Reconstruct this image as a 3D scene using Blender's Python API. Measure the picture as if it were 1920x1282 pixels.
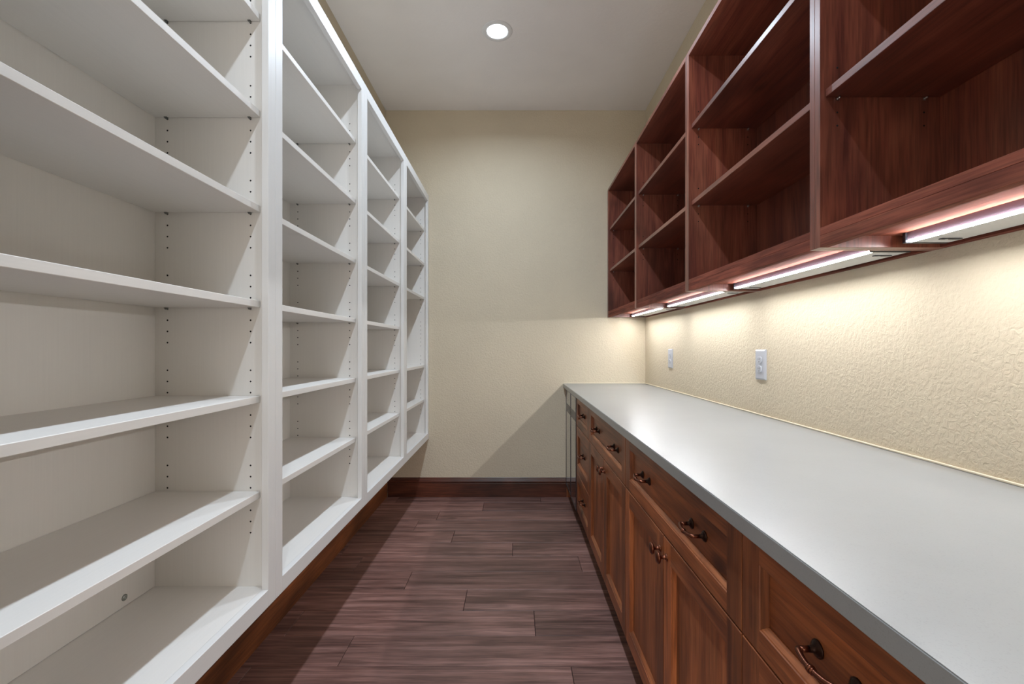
import bpy, bmesh, math, random
from mathutils import Vector, Matrix

random.seed(7)
for o in list(bpy.data.objects):
    bpy.data.objects.remove(o)
SC = bpy.context.scene
COL = SC.collection

# ------------------------------------------------------------------ camera, world, exposure
CAM_Z = 1.197
cam_data = bpy.data.cameras.new('camera')
cam_data.sensor_width = 36.0
cam_data.lens = 36.0 * 853.0 / 1920.0
cam_data.shift_x = -6.0 / 1920.0
cam_data.shift_y = 11.0 / 1920.0
cam_data.clip_start = 0.02
cam = bpy.data.objects.new('camera', cam_data)
cam.location = (0, 0, CAM_Z)
cam.rotation_euler = (math.pi / 2, 0, 0)
COL.objects.link(cam)
SC.camera = cam

world = bpy.data.worlds.new('world')
SC.world = world
world.use_nodes = True
bg = world.node_tree.nodes['Background']
bg.inputs['Color'].default_value = (1.0, 0.95, 0.89, 1)
bg.inputs['Strength'].default_value = 2.4

SC.view_settings.view_transform = 'Standard'
SC.view_settings.look = 'None'
SC.view_settings.gamma = 1.0
SC.view_settings.use_curve_mapping = False
SC.view_settings.exposure = 0.16

LAMP_W = 10.5            # each recessed ceiling lamp
LED_STRENGTH = 118.0     # emission of each LED bar
LAMP_COL = (0.74, 0.86, 1.0)
LED_COL = (0.97, 0.985, 1.0)
LAMP_X = -0.108
LAMP_YS = (2.743, 1.83, 0.90, -0.10)
CEIL = 3.107


def lamp_light(y):
    d = bpy.data.lights.new('downlight_beam', 'AREA')
    d.shape = 'DISK'
    d.size = 0.075
    d.energy = LAMP_W
    d.color = LAMP_COL
    d.spread = math.radians(158)
    o = bpy.data.objects.new('downlight_beam', d)
    o.location = (LAMP_X, y, CEIL - 0.0045)
    COL.objects.link(o)


for y in LAMP_YS:
    lamp_light(y)

# ------------------------------------------------------------------ measures (metres)
WL, WR = -1.042, 1.047          # left and right wall faces
YB, YF = 3.660, -1.70           # back wall face, wall behind the camera


# ------------------------------------------------------------------ materials
def new_mat(name):
    m = bpy.data.materials.new(name)
    m.use_nodes = True
    nt = m.node_tree
    return m, nt, nt.nodes, nt.links, nt.nodes['Principled BSDF']


def plain(name, col, rough=0.5, metal=0.0, spec=0.5, emit=None, coat=0.0):
    m, nt, N, L, p = new_mat(name)
    p.inputs['Base Color'].default_value = (*col, 1)
    p.inputs['Roughness'].default_value = rough
    p.inputs['Metallic'].default_value = metal
    p.inputs['Specular IOR Level'].default_value = spec
    p.inputs['Coat Weight'].default_value = coat
    if emit:
        p.inputs['Emission Color'].default_value = (*emit[0], 1)
        p.inputs['Emission Strength'].default_value = emit[1]
    return m


def ramp(N, stops):
    r = N.new('ShaderNodeValToRGB')
    e = r.color_ramp.elements
    while len(e) < len(stops):
        e.new(0.5)
    for k, (pos, c) in enumerate(stops):
        e[k].position = pos
        e[k].color = (*c, 1)
    return r


def math_node(N, L, op, a, b=None, c=None):
    n = N.new('ShaderNodeMath')
    n.operation = op
    for i, v in enumerate((a, b, c)):
        if v is None:
            continue
        if isinstance(v, (int, float)):
            n.inputs[i].default_value = v
        else:
            L.new(v, n.inputs[i])
    return n.outputs[0]


def mix_rgb(N, L, mode, fac, a, b):
    n = N.new('ShaderNodeMix')
    n.data_type = 'RGBA'
    n.blend_type = mode
    for sock, v in ((n.inputs['Factor'], fac), (n.inputs[6], a), (n.inputs[7], b)):
        if isinstance(v, (int, float)):
            sock.default_value = v
        elif isinstance(v, tuple):
            sock.default_value = (*v, 1) if len(v) == 3 else v
        else:
            L.new(v, sock)
    return n.outputs[2]


def wood(name, axis, dark, mid, light, rough=0.38, knots=0.0, across=16.0, along=0.9,
         fine=0.35, blotch=0.5, vary=0.12, bump=0.12, coat=0.0, cathedral=0.0, pore=170.0, pick=0.42):
    """Grain runs along the given local axis (0 x, 1 y, 2 z); every object gets its own stretch of timber."""
    m, nt, N, L, p = new_mat(name)
    tc = N.new('ShaderNodeTexCoord')
    oi = N.new('ShaderNodeObjectInfo')
    off = N.new('ShaderNodeVectorMath')
    off.operation = 'MULTIPLY_ADD'
    comb = N.new('ShaderNodeCombineXYZ')
    L.new(oi.outputs['Random'], comb.inputs[0])
    r2 = math_node(N, L, 'FRACT', math_node(N, L, 'MULTIPLY', oi.outputs['Random'], 17.3))
    r3 = math_node(N, L, 'FRACT', math_node(N, L, 'MULTIPLY', oi.outputs['Random'], 71.7))
    L.new(r2, comb.inputs[1])
    L.new(r3, comb.inputs[2])
    L.new(comb.outputs[0], off.inputs[0])
    off.inputs[1].default_value = (23, 31, 19)
    L.new(tc.outputs['Object'], off.inputs[2])

    def mapped(al, ac):
        s = [ac, ac, ac]
        s[axis] = al
        mp = N.new('ShaderNodeMapping')
        mp.inputs['Scale'].default_value = s
        L.new(off.outputs[0], mp.inputs[0])
        return mp.outputs[0]

    def noise(vec, scale, detail, rough_, dist=0.0):
        n = N.new('ShaderNodeTexNoise')
        n.inputs['Scale'].default_value = scale
        n.inputs['Detail'].default_value = detail
        n.inputs['Roughness'].default_value = rough_
        n.inputs['Distortion'].default_value = dist
        L.new(vec, n.inputs['Vector'])
        return n.outputs[0]

    g = noise(mapped(along, across), 1.0, 5.0, 0.62, 0.7)
    if cathedral > 0:
        w = noise(mapped(0.55, 5.0), 1.0, 2.0, 0.5, 0.3)
        rings = math_node(N, L, 'SINE', math_node(N, L, 'MULTIPLY', w, 70.0))
        g = math_node(N, L, 'MULTIPLY_ADD', rings, cathedral, g)
    r = ramp(N, [(0.24, dark), (0.50, mid), (0.76, light)])
    L.new(g, r.inputs[0])
    colr = r.outputs[0]
    # blotches
    b = noise(mapped(1.6, 3.4), 1.0, 3.0, 0.55, 0.4)
    bl = ramp(N, [(0.3, (1 - blotch,) * 3), (0.66, (1 + blotch * 0.35,) * 3)])
    L.new(b, bl.inputs[0])
    colr = mix_rgb(N, L, 'MULTIPLY', 1.0, colr, bl.outputs[0])
    # pores
    f = noise(mapped(pore * 0.045, pore), 1.0, 2.0, 0.6)
    fr = ramp(N, [(0.36, (1 - fine,) * 3), (0.58, (1, 1, 1))])
    L.new(f, fr.inputs[0])
    colr = mix_rgb(N, L, 'MULTIPLY', 1.0, colr, fr.outputs[0])
    if knots > 0:
        v = N.new('ShaderNodeTexVoronoi')
        v.inputs['Scale'].default_value = 1.0
        v.inputs['Randomness'].default_value = 1.0
        L.new(mapped(3.0, 5.5), v.inputs['Vector'])
        wob = math_node(N, L, 'MULTIPLY_ADD', f, 0.05, v.outputs['Distance'])
        kr = ramp(N, [(0.07, (1, 1, 1)), (0.17, (0, 0, 0))])
        L.new(wob, kr.inputs[0])
        pick = math_node(N, L, 'LESS_THAN', N_sep(N, L, v.outputs['Color']), pick)
        kf = math_node(N, L, 'MULTIPLY', math_node(N, L, 'MULTIPLY', kr.outputs[0], pick), knots)
        colr = mix_rgb(N, L, 'MIX', kf, colr, tuple(c * 0.22 for c in dark))
    # each board its own tone
    tone = math_node(N, L, 'MULTIPLY_ADD', r2, 2 * vary, 1 - vary)
    tn = N.new('ShaderNodeVectorMath')
    tn.operation = 'SCALE'
    L.new(colr, tn.inputs[0])
    L.new(tone, tn.inputs['Scale'])
    L.new(tn.outputs[0], p.inputs['Base Color'])
    p.inputs['Roughness'].default_value = rough
    p.inputs['Coat Weight'].default_value = coat
    p.inputs['Coat Roughness'].default_value = 0.29
    if bump > 0:
        bp = N.new('ShaderNodeBump')
        bp.inputs['Strength'].default_value = bump
        bp.inputs['Distance'].default_value = 0.001
        L.new(f, bp.inputs['Height'])
        L.new(bp.outputs[0], p.inputs['Normal'])
    return m


def N_sep(N, L, sock):
    s = N.new('ShaderNodeSeparateColor')
    L.new(sock, s.inputs[0])
    return s.outputs[0]


def textured_paint(name, col, scale, strength, dist=0.004, rough=0.75):
    """Rolled / knocked-down plaster texture as fine relief."""
    m, nt, N, L, p = new_mat(name)
    tc = N.new('ShaderNodeTexCoord')
    n1 = N.new('ShaderNodeTexNoise')
    n1.inputs['Scale'].default_value = scale
    n1.inputs['Detail'].default_value = 4.0
    n1.inputs['Roughness'].default_value = 0.55
    n1.inputs['Distortion'].default_value = 0.6
    L.new(tc.outputs['Object'], n1.inputs['Vector'])
    r = ramp(N, [(0.40, (0, 0, 0)), (0.60, (1, 1, 1))])
    L.new(n1.outputs[0], r.inputs[0])
    n2 = N.new('ShaderNodeTexNoise')
    n2.inputs['Scale'].default_value = 2.0
    n2.inputs['Detail'].default_value = 3.0
    L.new(tc.outputs['Object'], n2.inputs['Vector'])
    tone = ramp(N, [(0.35, tuple(c * 0.965 for c in col)), (0.65, tuple(min(1, c * 1.02) for c in col))])
    L.new(n2.outputs[0], tone.inputs[0])
    L.new(tone.outputs[0], p.inputs['Base Color'])
    p.inputs['Roughness'].default_value = rough
    p.inputs['Specular IOR Level'].default_value = 0.3
    bp = N.new('ShaderNodeBump')
    bp.inputs['Strength'].default_value = strength
    bp.inputs['Distance'].default_value = dist
    L.new(r.outputs[0], bp.inputs['Height'])
    L.new(bp.outputs[0], p.inputs['Normal'])
    return m


def white_board(name, col, axis, rough):
    m, nt, N, L, p = new_mat(name)
    tc = N.new('ShaderNodeTexCoord')
    mp = N.new('ShaderNodeMapping')
    s = [260.0] * 3
    s[axis] = 5.0
    mp.inputs['Scale'].default_value = s
    L.new(tc.outputs['Object'], mp.inputs[0])
    n = N.new('ShaderNodeTexNoise')
    n.inputs['Scale'].default_value = 1.0
    n.inputs['Detail'].default_value = 3.0
    L.new(mp.outputs[0], n.inputs['Vector'])
    r = ramp(N, [(0.3, tuple(c * 0.975 for c in col)), (0.7, col)])
    L.new(n.outputs[0], r.inputs[0])
    L.new(r.outputs[0], p.inputs['Base Color'])
    p.inputs['Roughness'].default_value = rough
    bp = N.new('ShaderNodeBump')
    bp.inputs['Strength'].default_value = 0.06
    bp.inputs['Distance'].default_value = 0.0006
    L.new(n.outputs[0], bp.inputs['Height'])
    L.new(bp.outputs[0], p.inputs['Normal'])
    return m


M = {}
M['wall'] = textured_paint('beige_textured_paint', (0.68, 0.595, 0.45), 80.0, 0.34, 0.004)
M['ceiling'] = textured_paint('off_white_ceiling_paint', (0.90, 0.87, 0.85), 45.0, 0.10, 0.003)
AL = dict(dark=(0.15, 0.036, 0.011), mid=(0.335, 0.098, 0.030), light=(0.46, 0.155, 0.055))
for ax, nm in enumerate('xyz'):
    M['alder_' + nm] = wood('stained_alder_grain_' + nm, ax, **AL, rough=0.42, coat=0.1, knots=0.85, pick=0.62, vary=0.16, cathedral=0.07, across=11.0, blotch=0.6)
UP = dict(dark=(0.15, 0.036, 0.026), mid=(0.26, 0.074, 0.044), light=(0.36, 0.122, 0.072))
for ax, nm in enumerate('xyz'):
    M['under_' + nm] = wood('matt_underside_alder_' + nm, ax, **UP, rough=0.8, knots=0.3, vary=0.1)
    M['under_' + nm].node_tree.nodes['Principled BSDF'].inputs['Specular IOR Level'].default_value = 0.2
    M['upper_' + nm] = wood('stained_shelf_alder_grain_' + nm, ax, **UP, rough=0.40, coat=0.5, knots=0.6, pick=0.55, vary=0.12, cathedral=0.07, across=11.0, blotch=0.6)
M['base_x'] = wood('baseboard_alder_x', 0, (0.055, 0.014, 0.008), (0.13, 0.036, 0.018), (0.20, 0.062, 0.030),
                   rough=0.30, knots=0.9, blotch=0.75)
M['base_lit_y'] = wood('baseboard_alder_lit_y', 1, (0.16, 0.046, 0.014), (0.36, 0.118, 0.038), (0.50, 0.18, 0.062),
                   rough=0.36, knots=0.8, blotch=0.6)  # left baseboard lighter than the back one: LED light painted into its colour
M['plank'] = wood('floor_plank_vinyl_oak', 0, (0.088, 0.039, 0.031), (0.25, 0.127, 0.104), (0.45, 0.25, 0.213),
                  rough=0.42, knots=0.55, across=30.0, along=1.0, fine=0.34, blotch=0.42, vary=0.20, bump=0.10,
                  cathedral=0.045, pore=210.0)
M['groove'] = plain('dark_plank_joint', (0.02, 0.012, 0.011), 0.8)
M['white_y'] = white_board('white_laminate_y', (0.86, 0.83, 0.785), 1, 0.42)
M['white_z'] = white_board('white_laminate_z', (0.86, 0.83, 0.785), 2, 0.42)
M['white_frame_y'] = white_board('white_paint_grain_y', (0.83, 0.82, 0.80), 1, 0.38)
M['white_frame_z'] = white_board('white_paint_grain_z', (0.83, 0.82, 0.80), 2, 0.38)
M['hole'] = plain('drilled_hole_black', (0.01, 0.01, 0.01), 0.9)
M['pin'] = plain('nickel_shelf_pin', (0.55, 0.55, 0.55), 0.3, 1.0)
M['pin_grey'] = plain('grey_steel_pin', (0.22, 0.22, 0.21), 0.4, 0.8)
M['bronze'] = plain('oiled_copper_bronze', (0.20, 0.075, 0.045), 0.30, 1.0)
M['bronze_dark'] = plain('dark_oiled_bronze', (0.035, 0.018, 0.014), 0.36, 0.9)
M['plastic'] = plain('white_outlet_plastic', (0.50, 0.52, 0.57), 0.35)
M['slot'] = plain('outlet_slot_dark', (0.02, 0.02, 0.02), 0.6)
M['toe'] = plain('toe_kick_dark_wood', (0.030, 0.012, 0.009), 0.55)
M['housing'] = plain('lamp_housing_dark_bronze', (0.085, 0.06, 0.075), 0.38, 0.3)
M['end_black'] = plain('black_end_cap', (0.012, 0.013, 0.018), 0.4)
M['lamp_white'] = plain('white_lamp_reflector', (0.72, 0.72, 0.70), 0.45)
M['led'] = plain('lit_led_lens', (0.9, 0.9, 0.9), 0.4, emit=(LED_COL, LED_STRENGTH))
M['lens'] = plain('lit_downlight_lens', (0.9, 0.9, 0.9), 0.4, emit=(LAMP_COL, 14.0))
M['trim'] = plain('white_downlight_trim', (0.80, 0.80, 0.80), 0.45)
M['caulk'] = plain('cream_caulk', (0.78, 0.70, 0.54), 0.6)
M['fridge_steel'] = plain('dark_stainless', (0.10, 0.095, 0.11), 0.28, 0.9)
M['fridge_black'] = plain('black_appliance_plastic', (0.012, 0.012, 0.014), 0.4)
M['screw'] = plain('zinc_screw', (0.35, 0.38, 0.36), 0.35, 0.9)


def quartz():
    m, nt, N, L, p = new_mat('white_quartz')
    tc = N.new('ShaderNodeTexCoord')
    n = N.new('ShaderNodeTexNoise')
    n.inputs['Scale'].default_value = 4.3
    n.inputs['Detail'].default_value = 4.0
    n.inputs['Roughness'].default_value = 0.6
    n.inputs['Distortion'].default_value = 0.4
    L.new(tc.outputs['Object'], n.inputs['Vector'])
    r = ramp(N, [(0.35, (0.262, 0.269, 0.268)), (0.55, (0.274, 0.281, 0.280)), (0.75, (0.283, 0.290, 0.287))])
    L.new(n.outputs[0], r.inputs[0])
    v = N.new('ShaderNodeTexNoise')
    v.inputs['Scale'].default_value = 420.0
    v.inputs['Detail'].default_value = 1.0
    L.new(tc.outputs['Object'], v.inputs['Vector'])
    r2 = ramp(N, [(0.30, (0.93, 0.93, 0.92)), (0.42, (1, 1, 1))])
    L.new(v.outputs[0], r2.inputs[0])
    c = mix_rgb(N, L, 'MULTIPLY', 1.0, r.outputs[0], r2.outputs[0])
    L.new(c, p.inputs['Base Color'])
    p.inputs['Roughness'].default_value = 0.29
    p.inputs['Specular IOR Level'].default_value = 0.5
    return m


M['quartz'] = quartz()


def glass_dark():
    m, nt, N, L, p = new_mat('dark_fridge_glass')
    p.inputs['Base Color'].default_value = (0.010, 0.011, 0.014, 1)
    p.inputs['Roughness'].default_value = 0.03
    p.inputs['Specular IOR Level'].default_value = 0.9
    p.inputs['Coat Weight'].default_value = 1.0
    p.inputs['Coat Roughness'].default_value = 0.02
    p.inputs['Coat IOR'].default_value = 2.0
    return m


M['fridge_glass'] = glass_dark()


# ------------------------------------------------------------------ mesh helpers
class MB:
    """Collects shapes in world coordinates; build() links them as ONE mesh object."""

    def __init__(self):
        self.bm = bmesh.new()
        self.mats = []

    def slot(self, m):
        if m not in self.mats:
            self.mats.append(m)
        return self.mats.index(m)

    def box(self, x0, x1, y0, y1, z0, z1, m=None, bev=0.0, seg=1):
        b = bmesh.new()
        vs = [b.verts.new((x, y, z)) for x in (x0, x1) for y in (y0, y1) for z in (z0, z1)]
        for q in ((0, 1, 3, 2), (4, 6, 7, 5), (0, 4, 5, 1), (2, 3, 7, 6), (0, 2, 6, 4), (1, 5, 7, 3)):
            b.faces.new([vs[i] for i in q])
        bmesh.ops.recalc_face_normals(b, faces=b.faces)
        if bev > 0:
            bmesh.ops.bevel(b, geom=list(b.edges), offset=bev, segments=seg, affect='EDGES')
        self._take(b, m)
        return self

    def _take(self, b, m, smooth=False):
        k = self.slot(m) if m else 0
        mp = {}
        for v in b.verts:
            mp[v] = self.bm.verts.new(v.co)
        for f in b.faces:
            nf = self.bm.faces.new([mp[v] for v in f.verts])
            nf.material_index = k
            nf.smooth = smooth or f.smooth
        b.free()

    def quad(self, pts, m=None):
        k = self.slot(m) if m else 0
        f = self.bm.faces.new([self.bm.verts.new(p) for p in pts])
        f.material_index = k

    def lathe(self, prof, origin, axis, m=None, seg=20, smooth=True):
        """prof: list of (radius, distance along the axis)."""
        b = bmesh.new()
        ax = Vector(axis).normalized()
        u = ax.orthogonal().normalized()
        w = ax.cross(u)
        rings = []
        for r, h in prof:
            c = Vector(origin) + ax * h
            if r < 1e-6:
                rings.append([b.verts.new(c)])
            else:
                rings.append([b.verts.new(c + (u * math.cos(2 * math.pi * i / seg) + w * math.sin(2 * math.pi * i / seg)) * r)
                              for i in range(seg)])
        for a, c in zip(rings, rings[1:]):
            for i in range(seg):
                j = (i + 1) % seg
                if len(a) == 1 and len(c) > 1:
                    b.faces.new((a[0], c[j], c[i]))
                elif len(c) == 1 and len(a) > 1:
                    b.faces.new((a[i], a[j], c[0]))
                elif len(a) > 1:
                    b.faces.new((a[i], a[j], c[j], c[i]))
        bmesh.ops.recalc_face_normals(b, faces=b.faces)
        self._take(b, m, smooth)
        return self

    def tube(self, pts, rad, m=None, seg=10):
        b = bmesh.new()
        P = [Vector(p) for p in pts]
        rings = []
        prev = None
        for i, p in enumerate(P):
            t = (P[min(i + 1, len(P) - 1)] - P[max(i - 1, 0)]).normalized()
            if prev is None:
                u = t.orthogonal().normalized()
            else:
                u = (prev - t * prev.dot(t)).normalized()
            prev = u
            w = t.cross(u)
            r = rad[i] if isinstance(rad, (list, tuple)) else rad
            rings.append([b.verts.new(p + (u * math.cos(2 * math.pi * k / seg) + w * math.sin(2 * math.pi * k / seg)) * r)
                          for k in range(seg)])
        for a, c in zip(rings, rings[1:]):
            for k in range(seg):
                j = (k + 1) % seg
                b.faces.new((a[k], a[j], c[j], c[k]))
        b.faces.new(rings[0][::-1])
        b.faces.new(rings[-1])
        bmesh.ops.recalc_face_normals(b, faces=b.faces)
        self._take(b, m, True)
        return self

    def extrude_profile(self, prof, axis, a0, a1, m=None):
        """prof: closed list of 2D points; axis 0 -> prof is (y,z) swept along x, axis 1 -> prof is (x,z) swept along y."""
        b = bmesh.new()
        mk = (lambda s, p: (s, p[0], p[1])) if axis == 0 else (lambda s, p: (p[0], s, p[1]))
        r0 = [b.verts.new(mk(a0, p)) for p in prof]
        r1 = [b.verts.new(mk(a1, p)) for p in prof]
        n = len(prof)
        for i in range(n):
            j = (i + 1) % n
            b.faces.new((r0[i], r0[j], r1[j], r1[i]))
        b.faces.new(r0)
        b.faces.new(r1[::-1])
        bmesh.ops.recalc_face_normals(b, faces=b.faces)
        self._take(b, m)
        return self

    def build(self, name, material=None, parent=None, kind=None, label=None):
        off = Vector((0, 0, 0))
        q = parent
        while q is not None:
            off += q.location
            q = q.parent
        me = bpy.data.meshes.new(name)
        for v in self.bm.verts:
            v.co -= off
        self.bm.to_mesh(me)
        self.bm.free()
        if material:
            me.materials.append(material)
        else:
            for m in self.mats:
                me.materials.append(m)
        o = bpy.data.objects.new(name, me)
        COL.objects.link(o)
        if parent is not None:
            o.parent = parent
        if kind:
            o['kind'] = kind
        if label:
            o['label'] = label
        return o


def one_box(name, dims, material, parent=None, bev=0.0, kind=None, label=None):
    b = MB()
    b.box(*dims, m=material, bev=bev)
    return b.build(name, None, parent, kind, label)


def thing(name, label, cat, loc, group=None):
    o = bpy.data.objects.new(name, None)
    o.empty_display_size = 0.05
    o.location = loc
    COL.objects.link(o)
    o['label'] = label
    o['category'] = cat
    if group:
        o['group'] = group
    return o


def copy_tree(o, parent=None):
    c = o.copy()
    COL.objects.link(c)
    c.parent = parent
    for ch in list(o.children):
        copy_tree(ch, c)
    return c


def kids(o, name):
    return [c for c in o.children if c.name.split('.')[0] == name]


# ------------------------------------------------------------------ room shell
T = 0.12


def struct(name, mb, material=None):
    o = mb.build(name, material)
    o['kind'] = 'structure'
    return o


floor = struct('floor', MB().box(WL - T, WR + T, YF - T, YB + T, -0.10, -0.0075, M['groove']))
struct('ceiling', MB().box(WL - T, WR + T, YF - T, YB + T, CEIL, CEIL + 0.1, M['ceiling']))
struct('wall_left', MB().box(WL - T, WL, YF - T, YB + T, -0.0070, CEIL - 0.0005, M['wall']))
struct('wall_right', MB().box(WR, WR + T, YF - T, YB + T, -0.0070, CEIL - 0.0005, M['wall']))
struct('wall_back', MB().box(WL + 0.0005, WR - 0.0005, YB, YB + T, -0.0070, CEIL - 0.0005, M['wall']))
# unseen wall behind the camera; its wide opening is added to admit fill light
wf = MB()
wf.box(WL + 0.0005, -0.80, YF - T, YF, -0.0070, CEIL - 0.0005, M['wall'])
wf.box(0.36, WR - 0.0005, YF - T, YF, -0.0070, CEIL - 0.0005, M['wall'])
wf.box(-0.80, 0.36, YF - T, YF, 2.44, CEIL - 0.0005, M['wall'])
struct('wall_front', wf)

# floor planks: rows run across the room, 181 mm wide; the joints in view are where the photo has them
ROW = 0.1815
JOINTS = {0: (-0.93, 0.20), 1: (-0.24,), 2: (0.62, -0.55), 3: (-0.667, 0.55), 4: (-0.395, 0.83), 5: (-0.016, -1.01), 6: (-0.87, 0.36),
          7: (-0.551, 0.67), 8: (-0.237, 0.98), 9: (0.085, -0.96), 10: (-0.669, 0.55), 11: (0.21, -0.99)}
y1 = YB - 0.0005
edge = 3.5255
row = 0
gap = 0.0010
pm = MB
while y1 > YF + 0.02:
    y0 = max(edge, YF + 0.0005)
    js = JOINTS.get(row)
    if js is None:
        a = random.uniform(-0.95, 0.1)
        js = (a, a + 1.0)
    xs = [WL + 0.0005] + sorted(j for j in js if WL + 0.03 < j < WR - 0.03) + [WR - 0.0005]
    for a, b_ in zip(xs, xs[1:]):
        c = MB()
        c.box(a + gap, b_ - gap, y0 + gap, y1 - gap, -0.0074, 0.0, M['plank'], bev=0.0012)
        o = c.build('floor_plank', None, floor)
    y1 = y0
    edge = y0 - ROW
    row += 1


def base_profile(d):
    """Baseboard section: (depth from wall, height)."""
    return [(0.0005, 0.0008), (0.0135, 0.0008), (0.0135, 0.108), (0.0125, 0.111), (0.0125, 0.116), (0.0180, 0.119), (0.0185, 0.126),
            (0.0150, 0.134), (0.0105, 0.143), (0.0090, 0.152), (0.0055, 0.156), (0.0005, 0.156)]


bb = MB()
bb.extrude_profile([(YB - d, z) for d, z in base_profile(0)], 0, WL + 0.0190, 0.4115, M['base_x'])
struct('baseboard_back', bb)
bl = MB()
bl.extrude_profile([(WL + d, z) for d, z in base_profile(0)], 1, YF + 0.01, YB - 0.0005, M['base_lit_y'])
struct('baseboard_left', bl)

# ------------------------------------------------------------------ white wall-hung shelving, left
SX0, SXF = WL + 0.0006, -0.695          # back and face plane
FR = 0.019                              # face frame thickness
SZ0, SZ1 = 0.468, 2.419
SHELF_Z = (0.769, 1.041, 1.312, 1.583, 1.854, 2.129)   # undersides
PITCH = 0.7792
UY0 = YB - 0.002 - 4 * PITCH
ST = 0.0383                             # stile
PT = 0.019


def shelving(y0):
    y1 = y0 + PITCH - 0.0008
    root = thing('shelving_unit', '', 'shelves', (SX0, (y0 + y1) / 2, SZ0), 'white open shelving units hung in a row on the left wall')
    xf = SXF - FR
    wz, wy, fz, fy = M['white_z'], M['white_y'], M['white_frame_z'], M['white_frame_y']
    ya, yb = y0 + 0.0001, y1 - 0.0001
    inset = 0.0
    one_box('side_panel', (SX0, xf - 0.0002, ya, ya + PT, SZ0 + 0.001, SZ1 - 0.001), wz, root)
    one_box('side_panel', (SX0, xf - 0.0002, yb - PT, yb, SZ0 + 0.001, SZ1 - 0.001), wz, root)
    ia, ib = ya + PT + 0.0003, yb - PT - 0.0003
    one_box('back_panel', (SX0, SX0 + 0.012, ia, ib, SZ0 + 0.0485, SZ1 - 0.0215), wz, root)
    one_box('top_panel', (SX0, xf - 0.0002, ia, ib, SZ1 - 0.0210, SZ1 - 0.0015), wy, root)
    one_box('bottom_panel', (SX0, xf - 0.0002, ia, ib, 0.497, 0.5155), wy, root)
    # face frame
    for a, b in ((ya, ya + ST), (yb - ST, yb)):
        one_box('stile', (xf, SXF, a, b, SZ0, SZ1), fz, root, bev=0.0008)
    one_box('rail', (xf, SXF, ya + ST + 0.0003, yb - ST - 0.0003, SZ0, 0.5160), fy, root, bev=0.0008)
    one_box('rail', (xf, SXF, ya + ST + 0.0003, yb - ST - 0.0003, 2.3670, SZ1), fy, root, bev=0.0008)
    pins_x = (-0.994, -0.7565)
    for z in SHELF_Z:
        sh = one_box('shelf', (SX0 + 0.0130, -0.7275, ia + 0.0012, ib - 0.0012, z, z + 0.019), wy, root, bev=0.0010)
        pm = MB()
        for px in pins_x:
            for yy, s in ((ia, 1), (ib, -1)):
                pm.lathe([(0, 0), (0.0026, 0), (0.0026, 0.008), (0, 0.008)], (px, yy + s * 0.0003, z - 0.0034), (0, s, 0), M['pin_grey'], 8)
                a, b = sorted((yy + s * 0.0011, yy + s * 0.0085))
                pm.box(px - 0.004, px + 0.004, a, b, z - 0.0020, z - 0.0004, M['pin_grey'])
        p = pm.build('shelf_pins', None, sh)
        p['kind'] = 'stuff'
    hm = MB()
    for z in SHELF_Z:
        for k in (-3, -2, -1, 0, 1, 2, 3):
            for px in pins_x:
                for yy, s in ((ia - 0.0003, 1), (ib + 0.0003, -1)):
                    hm.lathe([(0.0026, 0.00005), (0.0024, 0.0003), (0, 0.0003)], (px, yy, z - 0.004 + k * 0.032), (0, s, 0), M['hole'], 8)
    h = hm.build('pin_holes', None, root)
    h['kind'] = 'stuff'
    return root


S1 = shelving(UY0)
S_LAB = ['nearest white shelving unit, cut by the left edge of the photo, with six shelves',
         'second white shelving unit from the camera, six shelves behind a three-inch double stile',
         'third white shelving unit from the camera, next to the unit against the back wall',
         'farthest white shelving unit, touching the beige back wall, one middle shelf missing']
units = [S1]
for k in range(1, 4):
    u = copy_tree(S1)
    u.location.y += PITCH * k
    units.append(u)
for u, l in zip(units, S_LAB):
    u['label'] = l
# the farthest unit lacks its fourth shelf from the top
for c in kids(units[3], 'shelf'):
    zs = [v.co.z for v in c.data.vertices]
    if abs(min(zs) + SZ0 - 1.312) < 0.01:
        for g in list(c.children):
            bpy.data.objects.remove(g)
        bpy.data.objects.remove(c)
# mounting screw low on the back of the nearest unit
sb = MB()
sb.lathe([(0.0, 0), (0.0085, 0), (0.0085, 0.0012), (0.0060, 0.0020), (0.0055, 0.0032), (0.0028, 0.0034), (0.0022, 0.0022), (0, 0.0020)],
         (SX0 + 0.0122, 1.198, 0.540), (1, 0, 0), M['screw'], 16)
sb.build('mounting_screw', None, S1, label='zinc screw with washer')

# ------------------------------------------------------------------ stained open upper cabinets, right
UXF, UXB = 0.738, WR - 0.0006
UZ0, UZ1 = 1.440, 2.460
U_B = [0.286, 1.121, 1.956, 2.791, 3.626]
U_SH = (1.803, 2.130)


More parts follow.
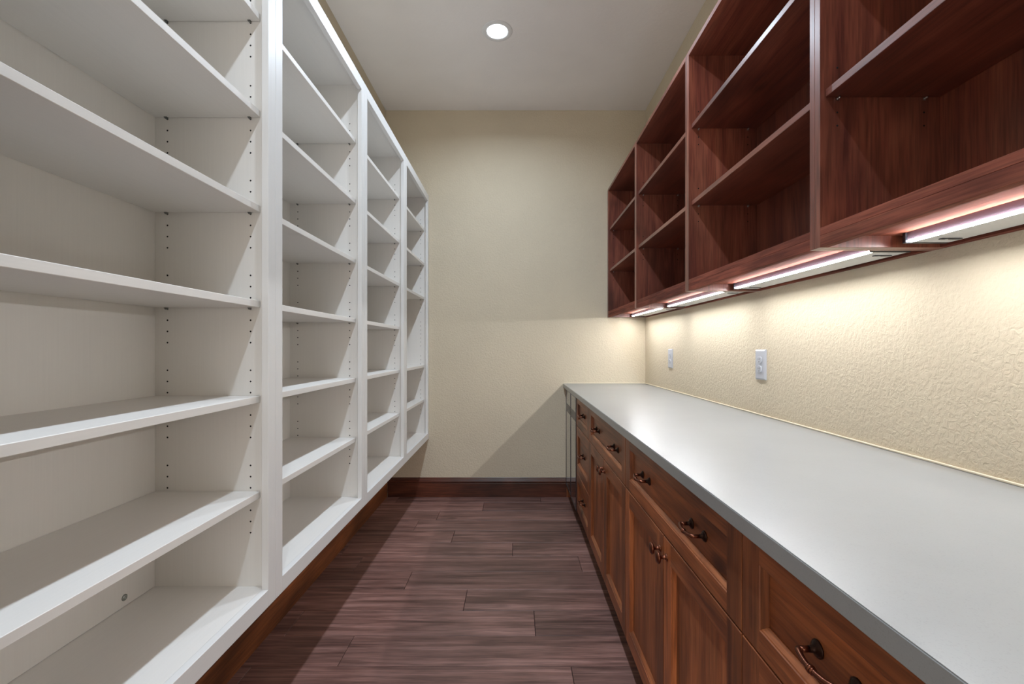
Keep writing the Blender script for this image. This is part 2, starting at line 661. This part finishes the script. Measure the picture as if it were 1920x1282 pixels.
def upper(y0, y1):
    root = thing('upper_cabinet', '', 'cabinet', (UXB, (y0 + y1) / 2, UZ0), 'open stained wood upper cabinets in a row on the right wall')
    ya, yb = y0 + 0.0003, y1 - 0.0003
    wz, wy, wx = M['upper_z'], M['upper_y'], M['upper_x']
    for a, b in ((ya, ya + PT), (yb - PT, yb)):
        one_box('side_panel', (UXF, UXB, a, b, UZ0, UZ1), wz, root, bev=0.0008)
    ia, ib = ya + PT + 0.0003, yb - PT - 0.0003
    one_box('top_panel', (UXF + 0.0002, UXB, ia, ib, UZ1 - 0.0195, UZ1), wy, root, bev=0.0006)
    one_box('bottom_panel', (UXF + 0.0002, UXB, ia, ib, 1.4682, 1.4870), M['under_y'], root, bev=0.0006)
    one_box('back_panel', (1.0285, UXB, ia, ib, 1.4873, UZ1 - 0.0198), wz, root)
    one_box('front_rail', (UXF + 0.0002, UXF + 0.0200, ia, ib, UZ0 + 0.0002, 1.4679), M['under_y'], root, bev=0.0006)
    one_box('back_rail', (1.0285, UXB, ia, ib, UZ0 + 0.0002, 1.4679), M['under_y'], root, bev=0.0006)
    for z in U_SH:
        sh = one_box('shelf', (0.7506, 1.0275, ia + 0.0012, ib - 0.0012, z, z + 0.019), wy, root, bev=0.0010)
        pm = MB()
        for px in (0.780, 0.990):
            for yy, s in ((ia, 1), (ib, -1)):
                pm.lathe([(0, 0), (0.0026, 0), (0.0026, 0.009), (0, 0.009)], (px, yy + s * 0.0003, z - 0.0034), (0, s, 0), M['pin'], 8)
                a, b = sorted((yy + s * 0.0004, yy + s * 0.0018))
                pm.box(px - 0.003, px + 0.003, a, b, z - 0.0075, z - 0.0006, M['pin'])
        pm.build('shelf_pins', None, sh)['kind'] = 'stuff'
    hm = MB()
    for z in U_SH:
        for k in (-2, -1, 1, 2):
            for px in (0.780, 0.990):
                for yy, s in ((ia - 0.0003, 1), (ib + 0.0003, -1)):
                    zz = z - 0.004 + k * 0.032 + (0.012 if k > 0 else 0)
                    hm.lathe([(0.0025, 0.00005), (0.0023, 0.0003), (0, 0.0003)], (px, yy, zz), (0, s, 0), M['hole'], 8)
    hm.build('pin_holes', None, root)['kind'] = 'stuff'
    return root


U1 = upper(U_B[0], U_B[1])
uppers = [U1]
for k in range(1, 4):
    u = copy_tree(U1)
    u.location.y += U_B[k] - U_B[0]
    uppers.append(u)
U_LAB = ['nearest open stained wood upper cabinet, cut by the right edge of the photo',
         'second open stained wood upper cabinet from the camera, above the nearer outlet',
         'third open stained wood upper cabinet from the camera, above the farther outlet',
         'farthest open stained wood upper cabinet, its end against the back wall']
for u, l in zip(uppers, U_LAB):
    u['label'] = l
one_box('filler_strip', (UXF + 0.004, UXF + 0.023, U_B[4] + 0.0003, YB - 0.0006, UZ0, UZ1), M['upper_z'], uppers[3])
wp = MB()
wp.lathe([(0.0, 0), (0.0075, 0), (0.0075, 0.0006), (0, 0.0008)], (UXF + 0.034, 1.215, 1.4679), (0, 0, -1), M['lamp_white'], 14)
wp.build('screw_cap', None, uppers[1], label='pale round screw cap')


# ------------------------------------------------------------------ LED bars under the uppers
def led_bar(y0, y1):
    xf, xb, zb, zt = 0.9180, 1.0160, 1.4440, 1.4676
    ya, yb = y0 + 0.036, y1 - 0.037
    root = thing('under_cabinet_light', '', 'light', ((xf + xb) / 2, (ya + yb) / 2, zt), 'LED bars under the stained upper cabinets')
    h = MB()
    h.box(xf, xf + 0.003, ya, yb, zb + 0.0037, zt, M['housing'])
    h.box(xf + 0.003, xb, ya, yb, zb + 0.0070, zt, M['housing'])
    h.build('housing', None, root)
    for a, b in ((ya - 0.010, ya - 0.0002), (yb + 0.0002, yb + 0.010)):
        one_box('end_cap', (xf - 0.0042, xb, a, b, zb - 0.0012, zt), M['end_black'], root, bev=0.0015)
    one_box('reflector', (xf + 0.0090, xb - 0.0005, ya + 0.0005, yb - 0.0005, zb, zb + 0.0064), M['lamp_white'], root)
    l = MB()
    # the lens is the chamfered lower front edge of the bar, tilted towards the room
    l.extrude_profile([(xf - 0.0035, zb + 0.0032), (xf + 0.0088, zb - 0.0001), (xf + 0.0088, zb + 0.0030), (xf - 0.0027, zb + 0.0039)],
                      1, ya + 0.0005, yb - 0.0005, M['led'])
    l.build('led_lens', None, root)
    for yy in (ya + 0.035, yb - 0.045):
        c = MB()
        c.box(0.958, 1.004, yy, yy + 0.010, zb - 0.0022, zb - 0.0004, M['end_black'], bev=0.0004)
        c.lathe([(0.003, 0), (0.003, 0.001), (0, 0.0014)], (0.972, yy + 0.005, zb - 0.0022), (0, 0, -1), M['pin'], 10)
        c.build('mounting_clip', None, root)
    return root


bars = [led_bar(U_B[0] + PT, U_B[1] - PT)]
for k in range(1, 4):
    u = copy_tree(bars[0])
    u.location.y += U_B[k] - U_B[0]
    bars.append(u)
for u, l in zip(bars, ['nearest lit LED bar under the uppers, running out of the right edge of the photo',
                       'second lit LED bar from the camera, under the second upper cabinet',
                       'third lit LED bar from the camera, under the third upper cabinet',
                       'farthest and shortest-looking lit LED bar, in the corner by the back wall']):
    u['label'] = l

# ------------------------------------------------------------------ base cabinets, right
BX = 0.410             # front face of doors and drawers
BD = 0.020             # front thickness
BXB = WR - 0.0006
CT0, CT1 = 0.880, 0.910
DOOR_Z0, GAP1, FRONT_TOP = 0.118, 0.681, 0.874
REV = 0.0016


def front_frame(mb, y0, y1, z0, z1, wy_, wz_, st=0.057, rl=0.040):
    """Five-piece front: stiles, rails, stepped and sloped inner edge. Faces -x. Returns the panel opening."""
    xf, xb = BX, BX + BD
    e = 0.0016
    kz, ky = mb.slot(wz_), mb.slot(wy_)

    def q(pts, k):
        f = mb.bm.faces.new([mb.bm.verts.new(p) for p in pts])
        f.material_index = k
    ya, yb, za, zb = y0 + st, y1 - st, z0 + rl, z1 - rl
    # front faces
    q([(xf, y0 + e, z0 + e), (xf, ya, z0 + e), (xf, ya, z1 - e), (xf, y0 + e, z1 - e)], kz)
    q([(xf, yb, z0 + e), (xf, y1 - e, z0 + e), (xf, y1 - e, z1 - e), (xf, yb, z1 - e)], kz)
    q([(xf, ya, z0 + e), (xf, yb, z0 + e), (xf, yb, za), (xf, ya, za)], ky)
    q([(xf, ya, zb), (xf, yb, zb), (xf, yb, z1 - e), (xf, ya, z1 - e)], ky)
    R = [((xf, 0.0), e), ((xf + e, 0.0), 0.0), ((xb, 0.0), 0.0)]

    def ring(x, i):
        return [(x, y0 + i, z0 + i), (x, y1 - i, z0 + i), (x, y1 - i, z1 - i), (x, y0 + i, z1 - i)]

    def ring2(x, i):
        return [(x, ya + i, za + i), (x, yb - i, za + i), (x, yb - i, zb - i), (x, ya + i, zb - i)]

    def band(r0, r1):
        for i in range(4):
            j = (i + 1) % 4
            q([r0[i], r0[j], r1[j], r1[i]], ky if i in (0, 2) else kz)
    band(ring(xf, e), ring(xf + e, 0))
    band(ring(xf + e, 0), ring(xb, 0))
    band(ring2(xf, 0), ring2(xf + 0.0022, 0.0006))
    band(ring2(xf + 0.0022, 0.0006), ring2(xf + 0.0030, 0.0030))
    band(ring2(xf + 0.0030, 0.0030), ring2(xf + 0.0110, 0.0105))
    band(ring2(xf + 0.0110, 0.0105), ring2(xf + 0.0150, 0.0105))
    band(ring2(xf + 0.0150, 0.0105), ring2(xb, 0.0105))
    # back face closes the frame
    r0, r1 = ring(xb, 0), ring2(xb, 0.0105)
    band(r0, r1)
    bmesh.ops.remove_doubles(mb.bm, verts=mb.bm.verts, dist=1e-6)
    bmesh.ops.recalc_face_normals(mb.bm, faces=mb.bm.faces)
    return ya + 0.0105, yb - 0.0105, za + 0.0105, zb - 0.0105


def pull(parent, y, z):
    m = MB()
    dark, cop = M['bronze_dark'], M['bronze']
    h = 0.037
    xp = BX + 0.0122           # panel face
    for s in (-1, 1):
        m.lathe([(0.0, 0), (0.0125, 0), (0.0125, 0.0018), (0.0105, 0.0030), (0.0095, 0.0048), (0.0070, 0.0058), (0.0050, 0.0080), (0.0046, 0.0130), (0, 0.0130)],
                (xp, y + s * h, z), (-1, 0, 0), dark, 18)
    path = []
    for s, seq in ((-1, (0.0120, 0.020, 0.0255)), ):
        for d in seq:
            path.append((xp - d, y - h, z))
    n = 14
    for i in range(n + 1):
        u = i / n
        a = math.pi * u
        # flattened bow from post to post
        yy = y - h + 2 * h * u
        d = 0.0275 + 0.0065 * math.sin(a) ** 0.7
        path.append((xp - d, yy, z - 0.0025 * math.sin(a)))
    for d in (0.0255, 0.020, 0.0120):
        path.append((xp - d, y + h, z))
    rad = []
    for k, p in enumerate(path):
        u = abs(p[1] - y) / h
        rad.append(0.0046 if u > 0.85 else 0.0040)
    m.tube(path, rad, cop, 10)
    for off in (-0.004, 0.0, 0.004):
        r = 0.0060 if off == 0 else 0.0052
        m.lathe([(0.003, -0.0016), (r, -0.0010), (r, 0.0010), (0.003, 0.0016)], (xp - 0.0340, y + off, z - 0.0025), (0, 1, 0), cop, 12)
    return m.build('pull_handle', None, parent, label='bowed copper-bronze pull')


def knob(parent, y, z):
    m = MB()
    m.lathe([(0.0, 0), (0.0095, 0), (0.0095, 0.0022), (0.0070, 0.0042), (0.0048, 0.0075), (0.0046, 0.0150), (0.0070, 0.0190), (0.0145, 0.0210),
             (0.0162, 0.0232), (0.0158, 0.0262), (0.0120, 0.0288), (0.0, 0.0300)], (BX - 0.0001, y, z), (-1, 0, 0), M['bronze'], 22)
    return m.build('knob', None, parent, label='round copper-bronze knob')


def drawer(root, y0, y1, z0, z1, pulls, rl=0.040):
    mb = MB()
    a, b, c, d = front_frame(mb, y0 + REV, y1 - REV, z0 + REV, z1 - REV, M['alder_y'], M['alder_z'], 0.057, rl)
    o = mb.build('drawer', None, root)
    one_box('drawer_panel', (BX + 0.0124, BX + BD - 0.0005, a + 0.0002, b - 0.0002, c + 0.0002, d - 0.0002), M['alder_y'], o)
    for py in pulls:
        pull(o, py, (z0 + z1) / 2)
    return o


def door(root, y0, y1, z0, z1, knob_y):
    mb = MB()
    a, b, c, d = front_frame(mb, y0 + REV, y1 - REV, z0 + REV, z1 - REV, M['alder_y'], M['alder_z'], 0.057, 0.057)
    o = mb.build('door', None, root)
    one_box('door_panel', (BX + 0.0124, BX + BD - 0.0005, a + 0.0002, b - 0.0002, c + 0.0002, d - 0.0002), M['alder_z'], o)
    knob(o, knob_y, z1 - 0.050)
    return o


def carcass(root, y0, y1):
    m = MB()
    x0 = BX + BD + 0.0008
    w = M['alder_z']
    m.box(x0, BXB, y0 + 0.0004, y0 + PT, 0.112, CT0 - 0.0005, w)
    m.box(x0, BXB, y1 - PT, y1 - 0.0004, 0.112, CT0 - 0.0005, w)
    m.box(x0, BXB, y0 + PT, y1 - PT, 0.112, 0.131, M['alder_y'])
    m.box(BXB - 0.012, BXB, y0 + PT, y1 - PT, 0.131, CT0 - 0.0005, w)
    m.box(x0, x0 + 0.019, y0 + PT, y1 - PT, CT0 - 0.040, CT0 - 0.0005, M['alder_y'])
    m.box(x0, x0 + 0.019, y0 + PT, y1 - PT, GAP1 - 0.015, GAP1 + 0.015, M['alder_y'])
    m.build('carcass', None, root)
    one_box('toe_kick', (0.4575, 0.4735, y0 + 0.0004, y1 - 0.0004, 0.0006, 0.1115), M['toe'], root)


C_B = [-0.045, 0.8235, 1.693, 2.525, 3.049, 3.642]


def base_thing(y0, y1, label, name='base_cabinet', cat='cabinet', group='stained wood base cabinets under the white worktop'):
    return thing(name, label, cat, (BXB, (y0 + y1) / 2, 0), group)


labels = ['nearest base cabinet, mostly cut off by the bottom edge of the photo',
          'second base cabinet from the camera, large knotty drawer with two pulls above two doors',
          'third base cabinet from the camera, two-pull drawer and two narrow-looking doors']
for k in range(3):
    y0, y1 = C_B[k], C_B[k + 1]
    r = base_thing(y0, y1, labels[k])
    carcass(r, y0, y1)
    mid = (y0 + y1) / 2
    drawer(r, y0, y1, GAP1, FRONT_TOP, (mid - 0.208, mid + 0.208))
    door(r, y0, mid, DOOR_Z0, GAP1, mid - 0.0285)
    door(r, mid, y1, DOOR_Z0, GAP1, mid + 0.0285)
y0, y1 = C_B[3], C_B[4]
r = base_thing(y0, y1, 'narrow base cabinet of three stacked drawers beside the glass-fronted beverage fridge')
carcass(r, y0, y1)
mid = (y0 + y1) / 2
drawer(r, y0, y1, GAP1, FRONT_TOP, (mid,))
drawer(r, y0, y1, 0.375, GAP1, (mid,), 0.057)
drawer(r, y0, y1, DOOR_Z0, 0.375, (mid,), 0.057)
# end panel between the fridge and the back wall
r = thing('end_panel', 'narrow stained wood end panel between the beverage fridge and the back wall', 'panel', (BXB, 3.651, 0))
one_box('panel_board', (BX + 0.002, BXB, 3.6440, YB - 0.0006, 0.0008, CT0 - 0.0006), M['alder_z'], r)

# ------------------------------------------------------------------ beverage fridge
y0, y1 = C_B[4] + 0.002, C_B[5] - 0.0005
fr = thing('beverage_fridge', 'dark glass-fronted two-door beverage fridge under the far end of the worktop', 'fridge', (0.75, (y0 + y1) / 2, 0))
one_box('body', (BX + 0.034, BXB - 0.02, y0 + 0.001, y1 - 0.001, 0.095, CT0 - 0.006), M['fridge_black'], fr, bev=0.002)
g = MB()
g.box(BX + 0.060, BX + 0.075, y0 + 0.002, y1 - 0.002, 0.0008, 0.094, M['fridge_black'])
for k in range(5):
    g.box(BX + 0.055, BX + 0.0598, y0 + 0.02, y1 - 0.02, 0.016 + 0.015 * k, 0.023 + 0.015 * k, M['fridge_steel'])
g.build('toe_grille', None, fr)
mid = (y0 + y1) / 2
for a, b, hs in ((y0, mid - 0.0015, 1), (mid + 0.0015, y1, -1)):
    m = MB()
    xf, xb = BX - 0.004, BX + 0.032
    z0, z1, f = 0.105, CT0 - 0.008, 0.012
    m.box(xf, xb, a, a + f, z0, z1, M['fridge_steel'], bev=0.001)
    m.box(xf, xb, b - f, b, z0, z1, M['fridge_steel'], bev=0.001)
    m.box(xf, xb, a + f, b - f, z0, z0 + f, M['fridge_steel'])
    m.box(xf, xb, a + f, b - f, z1 - f, z1, M['fridge_steel'])
    d = m.build('door', None, fr)
    one_box('glass_pane', (xf + 0.002, xf + 0.008, a + f, b - f, z0 + f, z1 - f), M['fridge_glass'], d)
    hy = b - 0.022 if hs > 0 else a + 0.022
one_box('dark_band', (BX - 0.0040, BX - 0.0022, y0 + 0.013, y1 - 0.013, 0.700, 0.758), M['fridge_steel'], fr, label='dark band across the glass')  # thin dark band laid across both glass doors

# ------------------------------------------------------------------ worktop
wt = thing('worktop', 'long white quartz worktop running along the right wall on the base cabinets', 'worktop', (0.72, 1.8, CT0))
b = MB()
b.box(0.386, WR - 0.0008, C_B[0] - 0.012, YB - 0.0008, CT0, CT1, M['quartz'], bev=0.0016, seg=2)
b.build('slab', None, wt)
cb = MB()
cb.box(WR - 0.0065, WR - 0.0006, C_B[0], YB - 0.0070, CT1 + 0.0002, CT1 + 0.0060, M['caulk'], bev=0.0015)
cb.box(0.392, WR - 0.0006, YB - 0.0065, YB - 0.0006, CT1 + 0.0002, CT1 + 0.0060, M['caulk'], bev=0.0015)
cb.build('caulk_bead', None, wt)


# ------------------------------------------------------------------ outlets
def outlet(y, label):
    z = 1.126
    r = thing('wall_outlet', label, 'outlet', (WR, y, z), 'white duplex outlets above the worktop')
    p = MB()
    bmx = bmesh.new()
    # bevelled cover plate
    hw, hh, t = 0.040, 0.064, 0.0075
    o_ = [(-hw, -hh), (hw, -hh), (hw, hh), (-hw, hh)]
    i_ = [(-hw + 0.006, -hh + 0.006), (hw - 0.006, -hh + 0.006), (hw - 0.006, hh - 0.006), (-hw + 0.006, hh - 0.006)]
    x0 = WR - 0.0004
    A = [bmx.verts.new((x0, y + a, z + c)) for a, c in o_]
    A2 = [bmx.verts.new((x0 - 0.003, y + a, z + c)) for a, c in o_]
    B = [bmx.verts.new((x0 - t, y + a, z + c)) for a, c in i_]
    for q in ((A, A2), (A2, B)):
        for i in range(4):
            j = (i + 1) % 4
            bmx.faces.new((q[0][i], q[0][j], q[1][j], q[1][i]))
    bmx.faces.new(B)
    bmx.faces.new(A[::-1])
    bmesh.ops.recalc_face_normals(bmx, faces=bmx.faces)
    p._take(bmx, M['plastic'])
    p.build('cover_plate', None, r)
    for s in (-1, 1):
        m = MB()
        zc = z + s * 0.0195
        n = 20
        pr = []
        for i in range(n):
            a = 2 * math.pi * i / n
            pr.append((max(-0.0168, min(0.0168, 0.0185 * math.cos(a))), max(-0.0140, min(0.0140, 0.0165 * math.sin(a)))))
        bb_ = bmesh.new()
        xs = (x0 - t - 0.0001, x0 - t - 0.0028, x0 - t - 0.0034)
        sc = (1.0, 1.0, 0.92)
        rings = [[bb_.verts.new((x, y + a * k, zc + c * k)) for a, c in pr] for x, k in zip(xs, sc)]
        for q0, q1 in zip(rings, rings[1:]):
            for i in range(n):
                j = (i + 1) % n
                bb_.faces.new((q0[i], q0[j], q1[j], q1[i]))
        bb_.faces.new(rings[-1])
        bmesh.ops.recalc_face_normals(bb_, faces=bb_.faces)
        m._take(bb_, M['plastic'])
        xt = xs[2]
        m.box(xt - 0.0003, xt - 0.0001, y - 0.0072, y - 0.0052, zc - 0.001, zc + 0.008, M['slot'])
        m.box(xt - 0.0003, xt - 0.0001, y + 0.0052, y + 0.0072, zc - 0.001, zc + 0.007, M['slot'])
        m.lathe([(0.0026, 0.0001), (0.0024, 0.0003), (0, 0.0003)], (xt, y, zc - 0.0072), (-1, 0, 0), M['slot'], 10)
        m.build('receptacle', None, r)
    s_ = MB()
    s_.lathe([(0.0030, 0.0001), (0.0030, 0.0008), (0, 0.0014)], (x0 - t, y, z), (-1, 0, 0), M['plastic'], 10)
    s_.build('screw', None, r)
    return r


outlet(1.933, 'nearer white duplex outlet on the right wall above the worktop')
outlet(3.058, 'farther white duplex outlet on the right wall, near the back corner')


# ------------------------------------------------------------------ recessed ceiling lamps
def downlight(y, label):
    r = thing('recessed_downlight', label, 'ceiling light', (LAMP_X, y, CEIL), 'recessed ceiling lamps down the middle of the room')
    t = MB()
    t.lathe([(0.0915, 0.0002), (0.0915, 0.0022), (0.0895, 0.0040), (0.0700, 0.0062), (0.0640, 0.0052), (0.0610, 0.0020), (0.0610, 0.0004)],
            (LAMP_X, y, CEIL - 0.0002), (0, 0, -1), M['trim'], 40)
    t.build('trim_ring', None, r)
    l = MB()
    l.lathe([(0.0608, 0.0005), (0.0608, 0.0022), (0.030, 0.0030), (0, 0.0032)], (LAMP_X, y, CEIL - 0.0002), (0, 0, -1), M['lens'], 32)
    l.build('lens', None, r)


downlight(LAMP_YS[0], 'lit round recessed downlight in the ceiling near the back wall')
for k, y in enumerate(LAMP_YS[1:]):
    downlight(y, ('recessed downlight above the middle of the aisle, just above the photo',
                  'recessed downlight above the nearest shelving unit, outside the photo',
                  'recessed downlight right above the camera, outside the photo')[k])
